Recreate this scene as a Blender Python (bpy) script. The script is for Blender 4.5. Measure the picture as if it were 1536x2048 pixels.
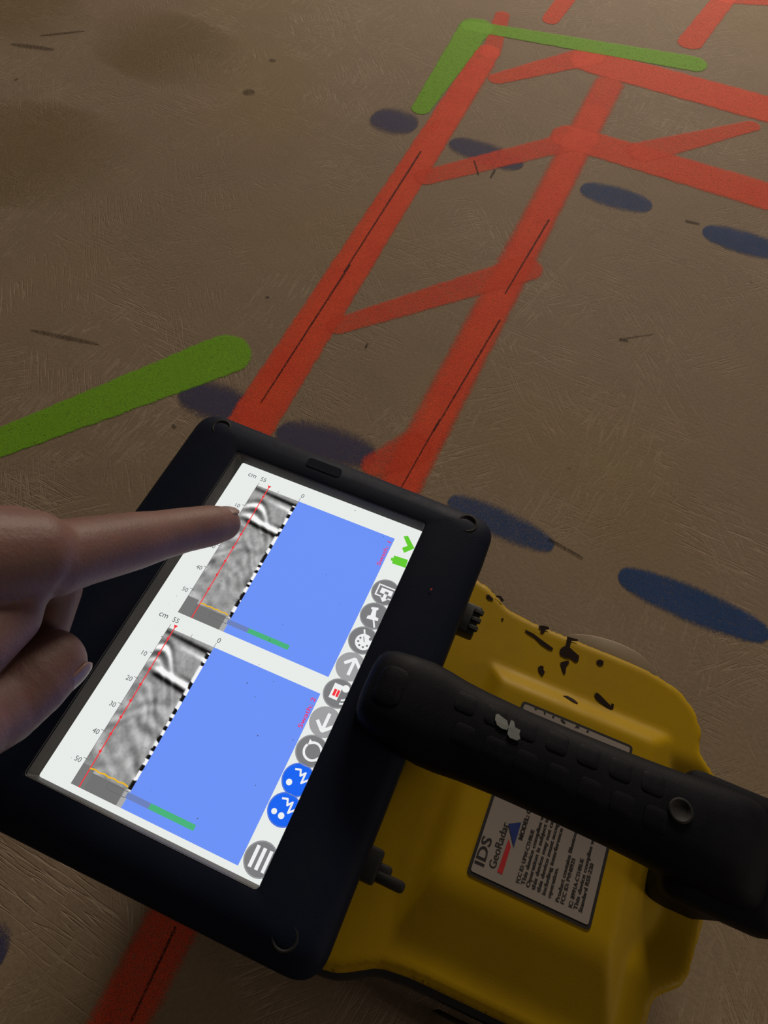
import bpy, bmesh, math, random
from mathutils import Vector, Matrix, Quaternion
from mathutils.geometry import delaunay_2d_cdt
random.seed(7)
scn = bpy.context.scene
for o in list(bpy.data.objects):
    bpy.data.objects.remove(o)

# ------------------------------------------------------------------ camera
# world: X along the handle, Y along the long side of the display, Z up; floor z=0, display at z=0.13
CAM = Vector((0.08138443, -0.08163078, 0.40920279))
ROT = Matrix(((0.92005129, -0.35185298, 0.17235169),
              (0.38991587, 0.77921446, -0.49070402),
              (0.03835674, 0.51867552, 0.85411033)))
FPX = 1450.0
cd = bpy.data.cameras.new('camera')
cam = bpy.data.objects.new('camera', cd)
scn.collection.objects.link(cam)
cd.sensor_fit = 'VERTICAL'
cd.sensor_height = 24.0
cd.lens = FPX / 2048 * 24.0
cd.clip_start = 0.01
cam.matrix_world = Matrix.Translation(CAM) @ ROT.to_4x4()
scn.camera = cam

# ------------------------------------------------------------------ world, lights, exposure
w = bpy.data.worlds.new('dim_interior')
scn.world = w
w.use_nodes = True
bg = w.node_tree.nodes['Background']
bg.inputs[0].default_value = (1.0, 0.80, 0.62, 1)
bg.inputs[1].default_value = 0.066


def area_light(name, loc, target, sx, sy, power, col):
    d = bpy.data.lights.new(name, 'AREA')
    d.shape = 'RECTANGLE'
    d.size, d.size_y = sx, sy
    d.energy = power
    d.color = col
    o = bpy.data.objects.new(name, d)
    scn.collection.objects.link(o)
    o.location = loc
    o.rotation_euler = (Vector(target) - Vector(loc)).to_track_quat('-Z', 'Y').to_euler()
    return o


area_light('far_lamp_light', (-0.1, 2.8, 0.98), (0.0, 0.5, 0), 1.2, 0.4, 68.0, (1.0, 0.86, 0.70))
area_light('side_lamp_light', (1.0, -0.12, 0.40), (0.15, 0.0, 0.05), 0.3, 0.15, 1.15, (1.0, 0.85, 0.66))

vs = scn.view_settings
vs.view_transform = 'Standard'
vs.look = 'None'
vs.exposure = 0.0
vs.gamma = 1.0
vs.use_curve_mapping = False


# ------------------------------------------------------------------ helpers
def at(px, py, z=0.0):
    """photo pixel -> point on the horizontal plane of height z (metres)"""
    d = ROT @ Vector((px - 768, -(py - 1024), -FPX))
    return CAM + d * ((z - CAM.z) / d.z)


def tag(o, label=None, cat=None, group=None, kind=None):
    if label: o['label'] = label
    if cat: o['category'] = cat
    if group: o['group'] = group
    if kind: o['kind'] = kind
    return o


def mesh_obj(name, verts, faces, mat, parent=None, smooth=False):
    me = bpy.data.meshes.new(name)
    me.from_pydata([tuple(v) for v in verts], [], faces)
    me.update()
    return link(name, me, mat, parent, smooth)


def link(name, me, mat, parent=None, smooth=False):
    me.name = name
    if mat is not None:
        me.materials.clear()
        me.materials.append(mat)
    if smooth:
        me.polygons.foreach_set('use_smooth', [True] * len(me.polygons))
    o = bpy.data.objects.new(name, me)
    scn.collection.objects.link(o)
    if parent: o.parent = parent
    return o


def bm_obj(name, bm, mat, parent=None, smooth=False):
    bmesh.ops.recalc_face_normals(bm, faces=bm.faces)
    me = bpy.data.meshes.new(name)
    bm.to_mesh(me)
    bm.free()
    return link(name, me, mat, parent, smooth)


def empty(name, loc=(0, 0, 0)):
    o = bpy.data.objects.new(name, None)
    o.empty_display_size = 0.02
    scn.collection.objects.link(o)
    o.location = loc
    return o


def autosmooth(o, ang=35):
    me = o.data
    me.polygons.foreach_set('use_smooth', [True] * len(me.polygons))
    bm = bmesh.new()
    bm.from_mesh(me)
    for e in bm.edges:
        if len(e.link_faces) == 2 and e.calc_face_angle(0) > math.radians(ang):
            e.smooth = False
    bm.to_mesh(me)
    bm.free()
    return o


def box_bm(bm, lo, hi, bevel=0.0, seg=2):
    b2 = bmesh.new()
    bmesh.ops.create_cube(b2, size=1)
    c = [(lo[i] + hi[i]) / 2 for i in range(3)]
    s = [hi[i] - lo[i] for i in range(3)]
    for v in b2.verts:
        v.co = Vector([c[i] + v.co[i] * s[i] for i in range(3)])
    if bevel:
        bmesh.ops.bevel(b2, geom=list(b2.edges), offset=bevel, segments=seg, affect='EDGES', profile=0.5)
    me = bpy.data.meshes.new('t')
    b2.to_mesh(me)
    b2.free()
    bm.from_mesh(me)
    bpy.data.meshes.remove(me)
    return bm


def loft(rings, cap=True, closed=True):
    """rings of equal vertex count -> verts, faces"""
    V, F = [], []
    n = len(rings[0])
    for r in rings: V += [tuple(p) for p in r]
    for i in range(len(rings) - 1):
        for j in range(n if closed else n - 1):
            k = (j + 1) % n
            F.append((i * n + j, i * n + k, (i + 1) * n + k, (i + 1) * n + j))
    if cap:
        F.append(tuple(range(n))[::-1])
        F.append(tuple(range((len(rings) - 1) * n, len(rings) * n)))
    return V, F


def round_poly(pts, rad, n=6):
    """round the corners of a convex polygon with arcs of radius rad (number or list)"""
    out = []
    m = len(pts)
    for i in range(m):
        p, a, b = Vector(pts[i]), Vector(pts[i - 1]), Vector(pts[(i + 1) % m])
        r = rad[i] if isinstance(rad, (list, tuple)) else rad
        d1, d2 = (a - p).normalized(), (b - p).normalized()
        half = math.acos(max(-1, min(1, d1.dot(d2)))) / 2
        t = r / math.tan(half)
        p1, p2 = p + d1 * t, p + d2 * t
        for k in range(n + 1):
            u = k / n
            out.append(p1 * (1 - u) ** 2 + p * 2 * u * (1 - u) + p2 * u * u)
    return out


# ------------------------------------------------------------------ materials
def new_mat(name):
    m = bpy.data.materials.new(name)
    m.use_nodes = True
    nt = m.node_tree
    return m, nt, nt.nodes['Principled BSDF']


def N(nt, t, **kw):
    n = nt.nodes.new(t)
    for k, v in kw.items():
        setattr(n, k, v)
    return n


def math_n(nt, op, a, b=None, c=None, clamp=False):
    n = N(nt, 'ShaderNodeMath', operation=op, use_clamp=clamp)
    for i, x in enumerate((a, b, c)):
        if x is None: continue
        if isinstance(x, (int, float)): n.inputs[i].default_value = x
        else: nt.links.new(x, n.inputs[i])
    return n.outputs[0]


def maprange(nt, v, a, b, c=0.0, d=1.0, smooth=False):
    n = N(nt, 'ShaderNodeMapRange')
    if smooth: n.interpolation_type = 'SMOOTHSTEP'
    nt.links.new(v, n.inputs[0])
    for i, x in enumerate((a, b, c, d)):
        if isinstance(x, (int, float)): n.inputs[i + 1].default_value = x
        else: nt.links.new(x, n.inputs[i + 1])
    return n.outputs[0]


def noise(nt, vec, scale, detail=4, rough=0.55):
    n = N(nt, 'ShaderNodeTexNoise')
    n.inputs['Scale'].default_value = scale
    n.inputs['Detail'].default_value = detail
    n.inputs['Roughness'].default_value = rough
    nt.links.new(vec, n.inputs['Vector'])
    return n.outputs['Fac']


def mix_col(nt, fac, a, b):
    n = N(nt, 'ShaderNodeMix', data_type='RGBA')
    if isinstance(fac, (int, float)): n.inputs[0].default_value = fac
    else: nt.links.new(fac, n.inputs[0])
    for i, x in ((6, a), (7, b)):
        if isinstance(x, tuple): n.inputs[i].default_value = (*x, 1)
        else: nt.links.new(x, n.inputs[i])
    return n.outputs[2]


def bump(nt, height, strength, dist, target):
    n = N(nt, 'ShaderNodeBump')
    n.inputs['Strength'].default_value = strength
    n.inputs['Distance'].default_value = dist
    nt.links.new(height, n.inputs['Height'])
    nt.links.new(n.outputs[0], target.inputs['Normal'])


def mapping(nt, vec, rot=0.0, scale=(1, 1, 1), loc=(0, 0, 0)):
    if rot:                      # turn first, then stretch
        r = N(nt, 'ShaderNodeMapping')
        r.inputs['Rotation'].default_value = (0, 0, rot)
        nt.links.new(vec, r.inputs['Vector'])
        vec = r.outputs[0]
    n = N(nt, 'ShaderNodeMapping')
    n.inputs['Scale'].default_value = scale
    n.inputs['Location'].default_value = loc
    nt.links.new(vec, n.inputs['Vector'])
    return n.outputs[0]


def obj_coords(nt):
    return N(nt, 'ShaderNodeTexCoord').outputs['Object']


def scratches(nt, co, scale, n_dir, thr, seed=0.0):
    """thin short scratches in several directions: stretched noise, thresholded to hair lines"""
    total = None
    for k in range(n_dir):
        m = mapping(nt, co, rot=seed + k * math.pi / n_dir + 0.21 * k, scale=(scale, scale * 0.06, 1),
                    loc=(3.1 * k + seed, 1.7 * k, 0))
        v = noise(nt, m, 1.0, 2, 0.5)
        a = math_n(nt, 'SUBTRACT', v, 0.5)
        a = math_n(nt, 'ABSOLUTE', a)
        line = maprange(nt, a, thr, 0.0, 0, 1)
        gate = noise(nt, mapping(nt, co, loc=(k * 5.3, seed, 0)), 11.0, 2)
        gate = maprange(nt, gate, 0.50, 0.62, 0, 1)
        line = math_n(nt, 'MULTIPLY', line, gate)
        total = line if total is None else math_n(nt, 'MAXIMUM', total, line)
    return total


def mat_concrete():
    m, nt, b = new_mat('trowelled_brown_concrete')
    co = obj_coords(nt)
    big = maprange(nt, noise(nt, co, 3.2, 5, 0.6), 0.3, 0.7)
    mid = maprange(nt, noise(nt, co, 22.0, 5, 0.65), 0.3, 0.7)
    fine = noise(nt, co, 420.0, 3, 0.6)
    c = mix_col(nt, big, (0.205, 0.155, 0.105), (0.238, 0.178, 0.126))
    c = mix_col(nt, math_n(nt, 'MULTIPLY', mid, 0.45), c, (0.168, 0.128, 0.092))
    fl = maprange(nt, fine, 0.35, 0.7, 0.0, 0.35)
    c = mix_col(nt, fl, c, (0.30, 0.225, 0.16))
    # trowel streaks running one way, and pale hairline scratches all ways
    st = noise(nt, mapping(nt, co, rot=0.5, scale=(14, 120, 1)), 1.0, 4, 0.6)
    c = mix_col(nt, maprange(nt, st, 0.5, 0.8, 0, 0.10), c, (0.11, 0.085, 0.06))
    sc = scratches(nt, co, 260.0, 5, 0.035)
    zone = N(nt, 'ShaderNodeTexCoord')
    gate = maprange(nt, noise(nt, co, 4.0, 2), 0.42, 0.58)
    scg = math_n(nt, 'MULTIPLY', sc, maprange(nt, gate, 0, 1, 0.25, 1))
    c = mix_col(nt, math_n(nt, 'MULTIPLY', scg, 0.42), c, (0.42, 0.34, 0.26))
    # small dark pits
    vor = N(nt, 'ShaderNodeTexVoronoi')
    vor.inputs['Scale'].default_value = 26.0
    nt.links.new(co, vor.inputs['Vector'])
    pits = maprange(nt, vor.outputs['Distance'], 0.03, 0.055, 1, 0)
    pg = maprange(nt, noise(nt, co, 9.0, 1), 0.55, 0.6)
    c = mix_col(nt, math_n(nt, 'MULTIPLY', math_n(nt, 'MULTIPLY', pits, pg), 0.8), c, (0.035, 0.025, 0.02))
    # yellowish stained patch
    yel = maprange(nt, noise(nt, mapping(nt, co, loc=(0.37, 0.1, 0)), 2.2, 2), 0.52, 0.66, 0, 0.35)
    c = mix_col(nt, yel, c, (0.23, 0.17, 0.055))
    nt.links.new(c, b.inputs['Base Color'])
    b.inputs['Roughness'].default_value = 0.8
    b.inputs['Specular IOR Level'].default_value = 0.1
    h = math_n(nt, 'ADD', math_n(nt, 'MULTIPLY', fine, 0.6), math_n(nt, 'MULTIPLY', sc, -0.8))
    h = math_n(nt, 'ADD', h, math_n(nt, 'MULTIPLY', st, 0.12))
    bump(nt, h, 0.35, 0.0008, b)
    return m


def mat_spray(name, col, col2, dens=0.93):
    """spray paint: alpha from the distance to the stroke's centre line (mesh attributes, metres)"""
    m, nt, b = new_mat(name)
    at1 = N(nt, 'ShaderNodeAttribute', attribute_name='st')
    at2 = N(nt, 'ShaderNodeAttribute', attribute_name='prm')
    s1 = N(nt, 'ShaderNodeSeparateXYZ')
    s2 = N(nt, 'ShaderNodeSeparateXYZ')
    nt.links.new(at1.outputs['Vector'], s1.inputs[0])
    nt.links.new(at2.outputs['Vector'], s2.inputs[0])
    co = obj_coords(nt)
    over = math_n(nt, 'MAXIMUM', math_n(nt, 'SUBTRACT', math_n(nt, 'ABSOLUTE', s1.outputs[0]), s2.outputs[0]), 0.0)
    d = math_n(nt, 'SQRT', math_n(nt, 'ADD', math_n(nt, 'MULTIPLY', over, over),
                                  math_n(nt, 'MULTIPLY', s1.outputs[1], s1.outputs[1])))
    d = math_n(nt, 'DIVIDE', d, s2.outputs[1])
    nz = noise(nt, co, 90.0, 3)
    d = math_n(nt, 'ADD', d, math_n(nt, 'MULTIPLY', math_n(nt, 'SUBTRACT', nz, 0.5), 0.22))
    soft = s2.outputs[2]
    a = maprange(nt, d, math_n(nt, 'SUBTRACT', 1.0, soft), math_n(nt, 'ADD', 1.0, soft), 1, 0, smooth=True)
    a = math_n(nt, 'MULTIPLY', a, math_n(nt, 'MULTIPLY', s1.outputs[2], dens))
    cloud = maprange(nt, noise(nt, co, 35.0, 4), 0.3, 0.7)
    pore = maprange(nt, noise(nt, co, 260.0, 2), 0.60, 0.72, 0, 0.3)
    a = math_n(nt, 'MULTIPLY', a, maprange(nt, cloud, 0, 1, 0.84, 1.0))
    a = math_n(nt, 'MULTIPLY', a, math_n(nt, 'SUBTRACT', 1.0, pore))
    # opaque droplets about a sixth of a millimetre across, as dense as the coat
    cell = N(nt, 'ShaderNodeVectorMath', operation='SNAP')
    nt.links.new(co, cell.inputs[0])
    cell.inputs[1].default_value = (0.00017, 0.00017, 1.0)
    wn = N(nt, 'ShaderNodeTexWhiteNoise', noise_dimensions='4D')
    nt.links.new(cell.outputs[0], wn.inputs['Vector'])
    nt.links.new(math_n(nt, 'MULTIPLY', N(nt, 'ShaderNodeObjectInfo').outputs['Random'], 37.0), wn.inputs['W'])
    a = math_n(nt, 'GREATER_THAN', a, wn.outputs['Value'])
    c = mix_col(nt, cloud, col, col2)
    nt.links.new(c, b.inputs['Base Color'])
    b.inputs['Roughness'].default_value = 0.75
    b.inputs['Specular IOR Level'].default_value = 0.08
    nt.links.new(a, b.inputs['Alpha'])
    return m


def mat_plastic(name, col, rough, dust=None, dust_amt=0.3, bumpy=0.15, scale=900.0, spec=0.4, scuff=0.0):
    m, nt, b = new_mat(name)
    co = obj_coords(nt)
    n1 = noise(nt, co, 38.0, 6, 0.7)
    n2 = noise(nt, co, scale, 2)
    c = col
    if dust:
        f = maprange(nt, n1, 0.45, 0.75, 0, dust_amt)
        c = mix_col(nt, f, col, dust)
        if scuff:
            sc = scratches(nt, co, 600.0, 3, 0.02, 0.9)
            c = mix_col(nt, math_n(nt, 'MULTIPLY', sc, scuff), c, dust)
        nt.links.new(c, b.inputs['Base Color'])
    else:
        b.inputs['Base Color'].default_value = (*col, 1)
    nt.links.new(maprange(nt, n1, 0.3, 0.7, rough - 0.08, rough + 0.1), b.inputs['Roughness'])
    b.inputs['Specular IOR Level'].default_value = spec
    bump(nt, n2, bumpy, 0.0002, b)
    return m


def mat_emit(name, col, strength=1.0):
    """lit pixels behind glass"""
    m, nt, b = new_mat(name)
    b.inputs['Base Color'].default_value = (0.01, 0.01, 0.012, 1)
    b.inputs['Roughness'].default_value = 0.25
    b.inputs['Specular IOR Level'].default_value = 0.3
    b.inputs['Emission Color'].default_value = (*col, 1)
    b.inputs['Emission Strength'].default_value = strength
    return m


def mat_emit_attr(name):
    m, nt, b = new_mat(name)
    b.inputs['Base Color'].default_value = (0.01, 0.01, 0.012, 1)
    b.inputs['Roughness'].default_value = 0.25
    a = N(nt, 'ShaderNodeAttribute', attribute_name='col')
    nt.links.new(a.outputs['Color'], b.inputs['Emission Color'])
    b.inputs['Emission Strength'].default_value = 1.0
    return m


def lin(r, g, b):
    f = lambda c: (c / 255 / 12.92) if c / 255 <= 0.04045 else ((c / 255 + 0.055) / 1.055) ** 2.4
    return (f(r), f(g), f(b))


M = {}
M['concrete'] = mat_concrete()
M['red'] = mat_spray('red_spray_paint', (0.80, 0.095, 0.040), (0.68, 0.070, 0.034))
M['green'] = mat_spray('green_spray_paint', (0.19, 0.43, 0.025), (0.16, 0.37, 0.022))
M['blue'] = mat_spray('blue_spray_paint', (0.024, 0.065, 0.20), (0.022, 0.058, 0.16), 0.9)
M['violet'] = mat_spray('thin_violet_blue_spray', (0.060, 0.060, 0.13), (0.06, 0.06, 0.12), 0.8)
M['chalk'] = mat_spray('dark_pencil_line', (0.025, 0.015, 0.015), (0.03, 0.02, 0.02), 0.85)
M['bezel'] = mat_plastic('matt_black_bezel', (0.0060, 0.0100, 0.0230), 0.6, (0.014, 0.016, 0.024), 0.4, 0.2, 1200, 0.08, 0.12)  # black tinted blue: the lens's veiling glare is put into this colour
M['gasket'] = mat_plastic('grey_seal', (0.07, 0.07, 0.07), 0.5, (0.14, 0.138, 0.135), .5)
M['hole'] = mat_plastic('black_hole', (0.003, 0.003, 0.004), 0.7)
M['case'] = mat_plastic('black_case', (0.008, 0.008, 0.010), 0.6)
M['rubber'] = mat_plastic('dusty_black_rubber', (0.0035, 0.0042, 0.0075), 0.6, (0.014, 0.0150, 0.019), 0.4, 0.3, 1500, 0.10, 0.1)
M['yellow'] = mat_plastic('yellow_plastic_shell', (0.34, 0.215, 0.003), 0.5, (0.27, 0.155, 0.004), 0.5, 0.12, 1600, 0.12, 0.05)
M['black'] = mat_plastic('black_plastic', (0.010, 0.010, 0.011), 0.5)
M['tyre'] = mat_plastic('pale_grey_wheel_rubber', (0.22, 0.175, 0.125), 0.6, (0.17, 0.13, 0.09), 0.5)
M['hub'] = mat_plastic('grey_wheel_hub', (0.10, 0.10, 0.10), 0.5)
M['label'] = mat_plastic('white_label_film', (0.26, 0.225, 0.205), 0.5, (0.20, 0.17, 0.155), 0.4, 0.03)
M['ink'] = mat_plastic('black_ink', (0.012, 0.011, 0.012), 0.6)
M['marker'] = mat_plastic('black_marker_stain', (0.014, 0.007, 0.006), 0.7, spec=.08)
M['logo_red'] = mat_plastic('red_print', (0.40, 0.018, 0.022), 0.5)
M['logo_blue'] = mat_plastic('blue_print', (0.012, 0.030, 0.16), 0.5)
M['scuff'] = mat_plastic('grey_white_paint_chip', (0.19, 0.19, 0.185), 0.6, (0.07, 0.15, 0.15), 0.5, 0.4)
M['white_px'] = mat_emit('screen_white', lin(232, 236, 233))
M['blue_px'] = mat_emit('screen_blue', lin(108, 146, 247))
M['grey_px'] = mat_emit('screen_grey', lin(126, 126, 126))
M['btn_px'] = mat_emit('button_grey', lin(122, 122, 124))
M['btn2_px'] = mat_emit('button_pale_grey', lin(158, 158, 160))
M['btnb_px'] = mat_emit('button_blue', lin(22, 100, 240))
M['icon_px'] = mat_emit('icon_white', lin(238, 240, 240))
M['green_px'] = mat_emit('bar_green', lin(72, 178, 122))
M['lime_px'] = mat_emit('icon_lime', lin(98, 202, 46))
M['slate_px'] = mat_emit('bar_slate', lin(108, 128, 186))
M['red_px'] = mat_emit('line_red', lin(240, 50, 58))
M['pink_px'] = mat_emit('text_pink', lin(226, 52, 108))
M['yel_px'] = mat_emit('line_yellow', lin(232, 180, 40))
M['text_px'] = mat_emit('text_grey', lin(72, 76, 80))
M['line_px'] = mat_emit('tick_grey', lin(104, 104, 106))
M['scan_px'] = mat_emit_attr('radargram_pixels')

# ------------------------------------------------------------------ floor and the marks sprayed on it
FX, FY = 4.0, 4.0
bm = bmesh.new()
box_bm(bm, (-FX, -FY + 0.5, -0.12), (FX, FY + 0.5, 0.0))
floor = bm_obj('floor', bm, M['concrete'])
tag(floor, 'brown trowelled concrete floor covered in sprayed utility marks', None, None, 'structure')
_z = [0.00008]


def stroke(name, p0, p1, w0, w1, mat, soft=0.12, dens=1.0, label=None, dens1=None, oval=False):
    """one pass of the spray can between two photo pixels; w0, w1 widths in photo pixels across the stroke"""
    a, b = at(*p0), at(*p1)
    d2 = Vector((p1[0] - p0[0], p1[1] - p0[1])).normalized()
    n2 = Vector((-d2.y, d2.x))
    ax = b - a
    L = ax.length
    t = ax / L
    n = Vector((-t.y, t.x, 0))
    hw = []
    for p, wd in ((p0, w0), (p1, w1)):
        q0, q1 = at(p[0] - n2.x * wd / 2, p[1] - n2.y * wd / 2), at(p[0] + n2.x * wd / 2, p[1] + n2.y * wd / 2)
        hw.append(abs((q1 - q0).dot(n)) / 2)
    z = _z[0]
    _z[0] += 0.000008
    V, st, pr = [], [], []
    nS, nT = (28 if oval else 12), 4
    mx = max(hw) * (1 + soft + 0.25)
    for i in range(nS + 1):
        s = -L / 2 - mx + (L + 2 * mx) * i / nS
        u = min(1, max(0, s / L + 0.5))
        h = hw[0] * (1 - u) + hw[1] * u
        dn = dens * (1 - u) + (dens if dens1 is None else dens1) * u
        for j in range(nT + 1):
            tt = (-1 + 2 * j / nT) * mx
            hh = max(h * .12, h * max(0, 1 - (2 * s / L) ** 2) ** .42) if oval else h
            P = (a + b) / 2 + t * s + n * tt
            V.append((P.x, P.y, z))
            st.append((s, tt, dn))
            # caps: the stroke's own half width shortens the straight part so that the end lands on the pixel
            pr.append((max(L / 2 - h * 0.6, 0.0), hh, soft))
    F = [(i * (nT + 1) + j, (i + 1) * (nT + 1) + j, (i + 1) * (nT + 1) + j + 1, i * (nT + 1) + j + 1)
         for i in range(nS) for j in range(nT)]
    o = mesh_obj(name, V, [f[::-1] for f in F], mat, floor)
    for nm, data in (('st', st), ('prm', pr)):
        at_ = o.data.attributes.new(nm, 'FLOAT_VECTOR', 'POINT')
        at_.data.foreach_set('vector', [c for v in data for c in v])
    if label: o['label'] = label
    return o


# blue dashes (two buried services) first, the red and green went over them
M['stain'] = mat_spray('yellowish_floor_stain', (0.21, 0.155, 0.045), (0.19, 0.14, 0.05), .5)
for p0, p1, wd in [((-60, 420), (130, 200), 240), ((230, 150), (420, 40), 150), ((-80, 60), (130, -30), 120)]:
    stroke('floor_stain', p0, p1, wd, wd, M['stain'], .9, .6, 'faint yellowish stain', oval=True)
M['scrape'] = mat_spray('dark_floor_scrape', (0.05, 0.035, 0.025), (0.06, 0.045, 0.03), .6)
for p0, p1, wd in [((78, 72), (172, 62), 4), ((20, 88), (110, 100), 8), ((485, 188), (510, 182), 12), ((540, 118), (550, 124), 8), ((30, 158), (36, 160), 6), ((60, 660), (200, 690), 8), ((1245, 678), (1310, 668), 3)]:
    stroke('floor_scrape', p0, p1, wd, wd, M['scrape'], .7, .7, oval=True)
BL = 'short soft-edged blue spray dash'
for p0, p1, wd, k, sf, dn in [((745, 232), (832, 254), 42, 'violet', .45, 1), ((905, 284), (1040, 332), 36, 'violet', .45, 1),
                              ((1165, 376), (1300, 414), 38, 'blue', .3, .75), ((1410, 462), (1560, 506), 40, 'blue', .3, .85),
                              ((365, 782), (500, 826), 62, 'violet', .45, 1), ((560, 862), (745, 915), 62, 'violet', .5, 1),
                              ((905, 1002), (1100, 1092), 48, 'blue', .4, .75), ((1248, 1152), (1528, 1268), 62, 'blue', .25, .95),
                              ((-60, 1890), (5, 1925), 115, 'violet', .35, 1)]:
    ex, ey = (p1[0] - p0[0]) * .07, (p1[1] - p0[1]) * .07
    p0, p1 = (p0[0] - ex, p0[1] - ey), (p1[0] + ex, p1[1] + ey)
    stroke('blue_dash', p0, p1, wd * 1.06, wd * 1.06, M[k], sf, dn, BL, oval=True)
R = M['red']
stroke('red_line', (1006, 26), (980, 112), 28, 38, R, .2, .7, 'thin red stub beyond the green corner')
stroke('red_line', (470, 900), (980, 96), 94, 46, R, .10, .86, 'long red line running beside the green corner')
stroke('red_line', (500, 850), (970, 125), 60, 40, R, .35, .45)
stroke('red_line', (58, 2392), (1222, 160), 118, 54, R, .26, .80, 'long red line that runs under the scanner')
stroke('red_line', (700, 1180), (1195, 215), 70, 44, R, .3, .5)
stroke('red_line', (1160, 116), (2000, 345), 46, 58, R, .10, .9, 'red cross line nearest the green line')
stroke('red_line', (1120, 268), (2000, 532), 46, 62, R, .12, .85, 'second red cross line')
stroke('red_line', (985, 160), (1195, 108), 22, 40, R, .15, .8, 'thin slanting red tie')
stroke('red_line', (838, 358), (1185, 272), 30, 38, R, .15, .75, 'thin slanting red tie')
stroke('red_line', (664, 656), (1068, 532), 32, 52, R, .15, .72, 'thin slanting red tie')
stroke('red_line', (1270, 308), (1512, 250), 44, 22, R, .15, .75, 'short red spur on the second cross line')
stroke('red_line', (1098, 44), (1160, -40), 32, 34, R, .12, .8, 'red stub at the far edge')
stroke('red_line', (1375, 92), (1470, -30), 46, 40, R, .12, .8, 'red stub at the far edge')
stroke('red_line', (1440, -6), (1620, 4), 24, 24, R, .15, .75)
stroke('red_line', (735, 938), (840, 890), 44, 70, R, .3, .7)
G = M['green']
stroke('green_line', (-420, 1050), (478, 698), 34, 82, G, .07, 1, 'broad green line with a rounded end')
stroke('green_line', (958, 45), (838, 224), 62, 34, G, .10, .95, 'short green line, part of the green corner')
stroke('green_line', (930, 50), (1402, 130), 20, 30, G, .10, .95, 'long thin green line, part of the green corner')
K = M['chalk']
for p0, p1, wd in [((842, 303), (688, 545), 5), ((700, 530), (522, 806), 5), ((1098, 440), (1010, 588), 5), ((1000, 640), (868, 862), 5),
                   ((880, 838), (800, 980), 4), ((352, 1855), (262, 2044), 7),
                   ((948, 322), (957, 350), 5), ((990, 340), (981, 356), 6), ((1372, 442), (1398, 448), 6),
                   ((1098, 1078), (1165, 1116), 6), ((735, 688), (731, 696), 6), ((1240, 678), (1255, 682), 6), ((345, 850), (352, 856), 6)]:
    stroke('pencil_line', p0, p1, wd * .75, wd * .55, K, .5, .75)

# ------------------------------------------------------------------ the radar scanner
scanner = empty('radar_scanner', (0.08, 0, 0))
tag(scanner, 'yellow and black handheld concrete radar scanner with lit tablet display, standing on the floor', 'radar scanner')
bpy.context.view_layer.update()
INV = Matrix.Translation((-0.08, 0, 0))


def part(o, parent=None):
    """parent to the scanner (whose empty is moved) or one of its parts, keeping world coordinates in the mesh"""
    o.parent = parent or scanner
    if parent is None:
        o.matrix_parent_inverse = INV
    return o


# ---- yellow body shell: outline in plan (mm), height field on top
half = [(-30, 0), (-30, 62), (-18, 91), (72, 91.5), (80, 90), (96, 80.6), (165, 79.6), (181, 75.5), (189.5, 68.5), (194, 60),
        (194.5, 50), (206, 40.5), (212, 18), (212, 0)]
outline = [Vector(p) for p in half] + [Vector((x, -y)) for x, y in half[-2:0:-1]]
for _ in range(2):     # Chaikin corner cutting
    nx = []
    for i in range(len(outline)):
        a, b = outline[i], outline[(i + 1) % len(outline)]
        nx += [a * .84 + b * .16, a * .16 + b * .84]
    outline = nx
res = []
for i in range(len(outline)):     # resample
    a, b = outline[i], outline[(i + 1) % len(outline)]
    k = max(1, int((b - a).length / 3.0))
    for j in range(k): res.append(a + (b - a) * j / k)
outline = res


def edge_dist(p):
    best = 1e9
    for i in range(len(outline)):
        a, b = outline[i], outline[(i + 1) % len(outline)]
        ab = b - a
        t = max(0, min(1, (p - a).dot(ab) / max(ab.length_squared, 1e-9)))
        dd = (p - a - ab * t).length
        if dd < best: best = dd
    return best


def inside(p):
    c = False
    for i in range(len(outline)):
        a, b = outline[i], outline[i - 1]
        if (a.y > p.y) != (b.y > p.y) and p.x < (b.x - a.x) * (p.y - a.y) / (b.y - a.y) + a.x:
            c = not c
    return c


PLAT = 87.0


def sstep(a, b, x):
    t = max(0, min(1, (x - a) / (b - a)))
    return t * t * (3 - 2 * t)


def smin(a, b, k):
    h = max(0, min(1, 0.5 + 0.5 * (b - a) / k))
    return b * (1 - h) + a * h - k * h * (1 - h)


def body_z(x, y, d):
    ay = abs(y)
    base = 79.5 + 0.6 * sstep(80, 40, ay)
    # ground of the rear end sinks towards the handle post
    base -= 10.0 * sstep(47, 18, ay) * sstep(168, 188, x)
    up = (x - 93.5) * 0.95 + 79.5                          # slope facing the tablet
    dn = PLAT - (x - 172.5) * 0.8                         # slope facing the rear
    side = 79.5 + ((52.0 - ay) * 0.85 if y > 0 else (72.0 - ay) * 0.27)   # long sides of the raised plate
    z = smin(smin(smin(PLAT, up, 1.4), dn, 1.0), side, 1.6)
    z = -smin(-z, -base, 1.0)
    r = 3.2
    if d < r:
        z -= r - math.sqrt(max(0, r * r - (r - d) ** 2))
    return z


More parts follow.
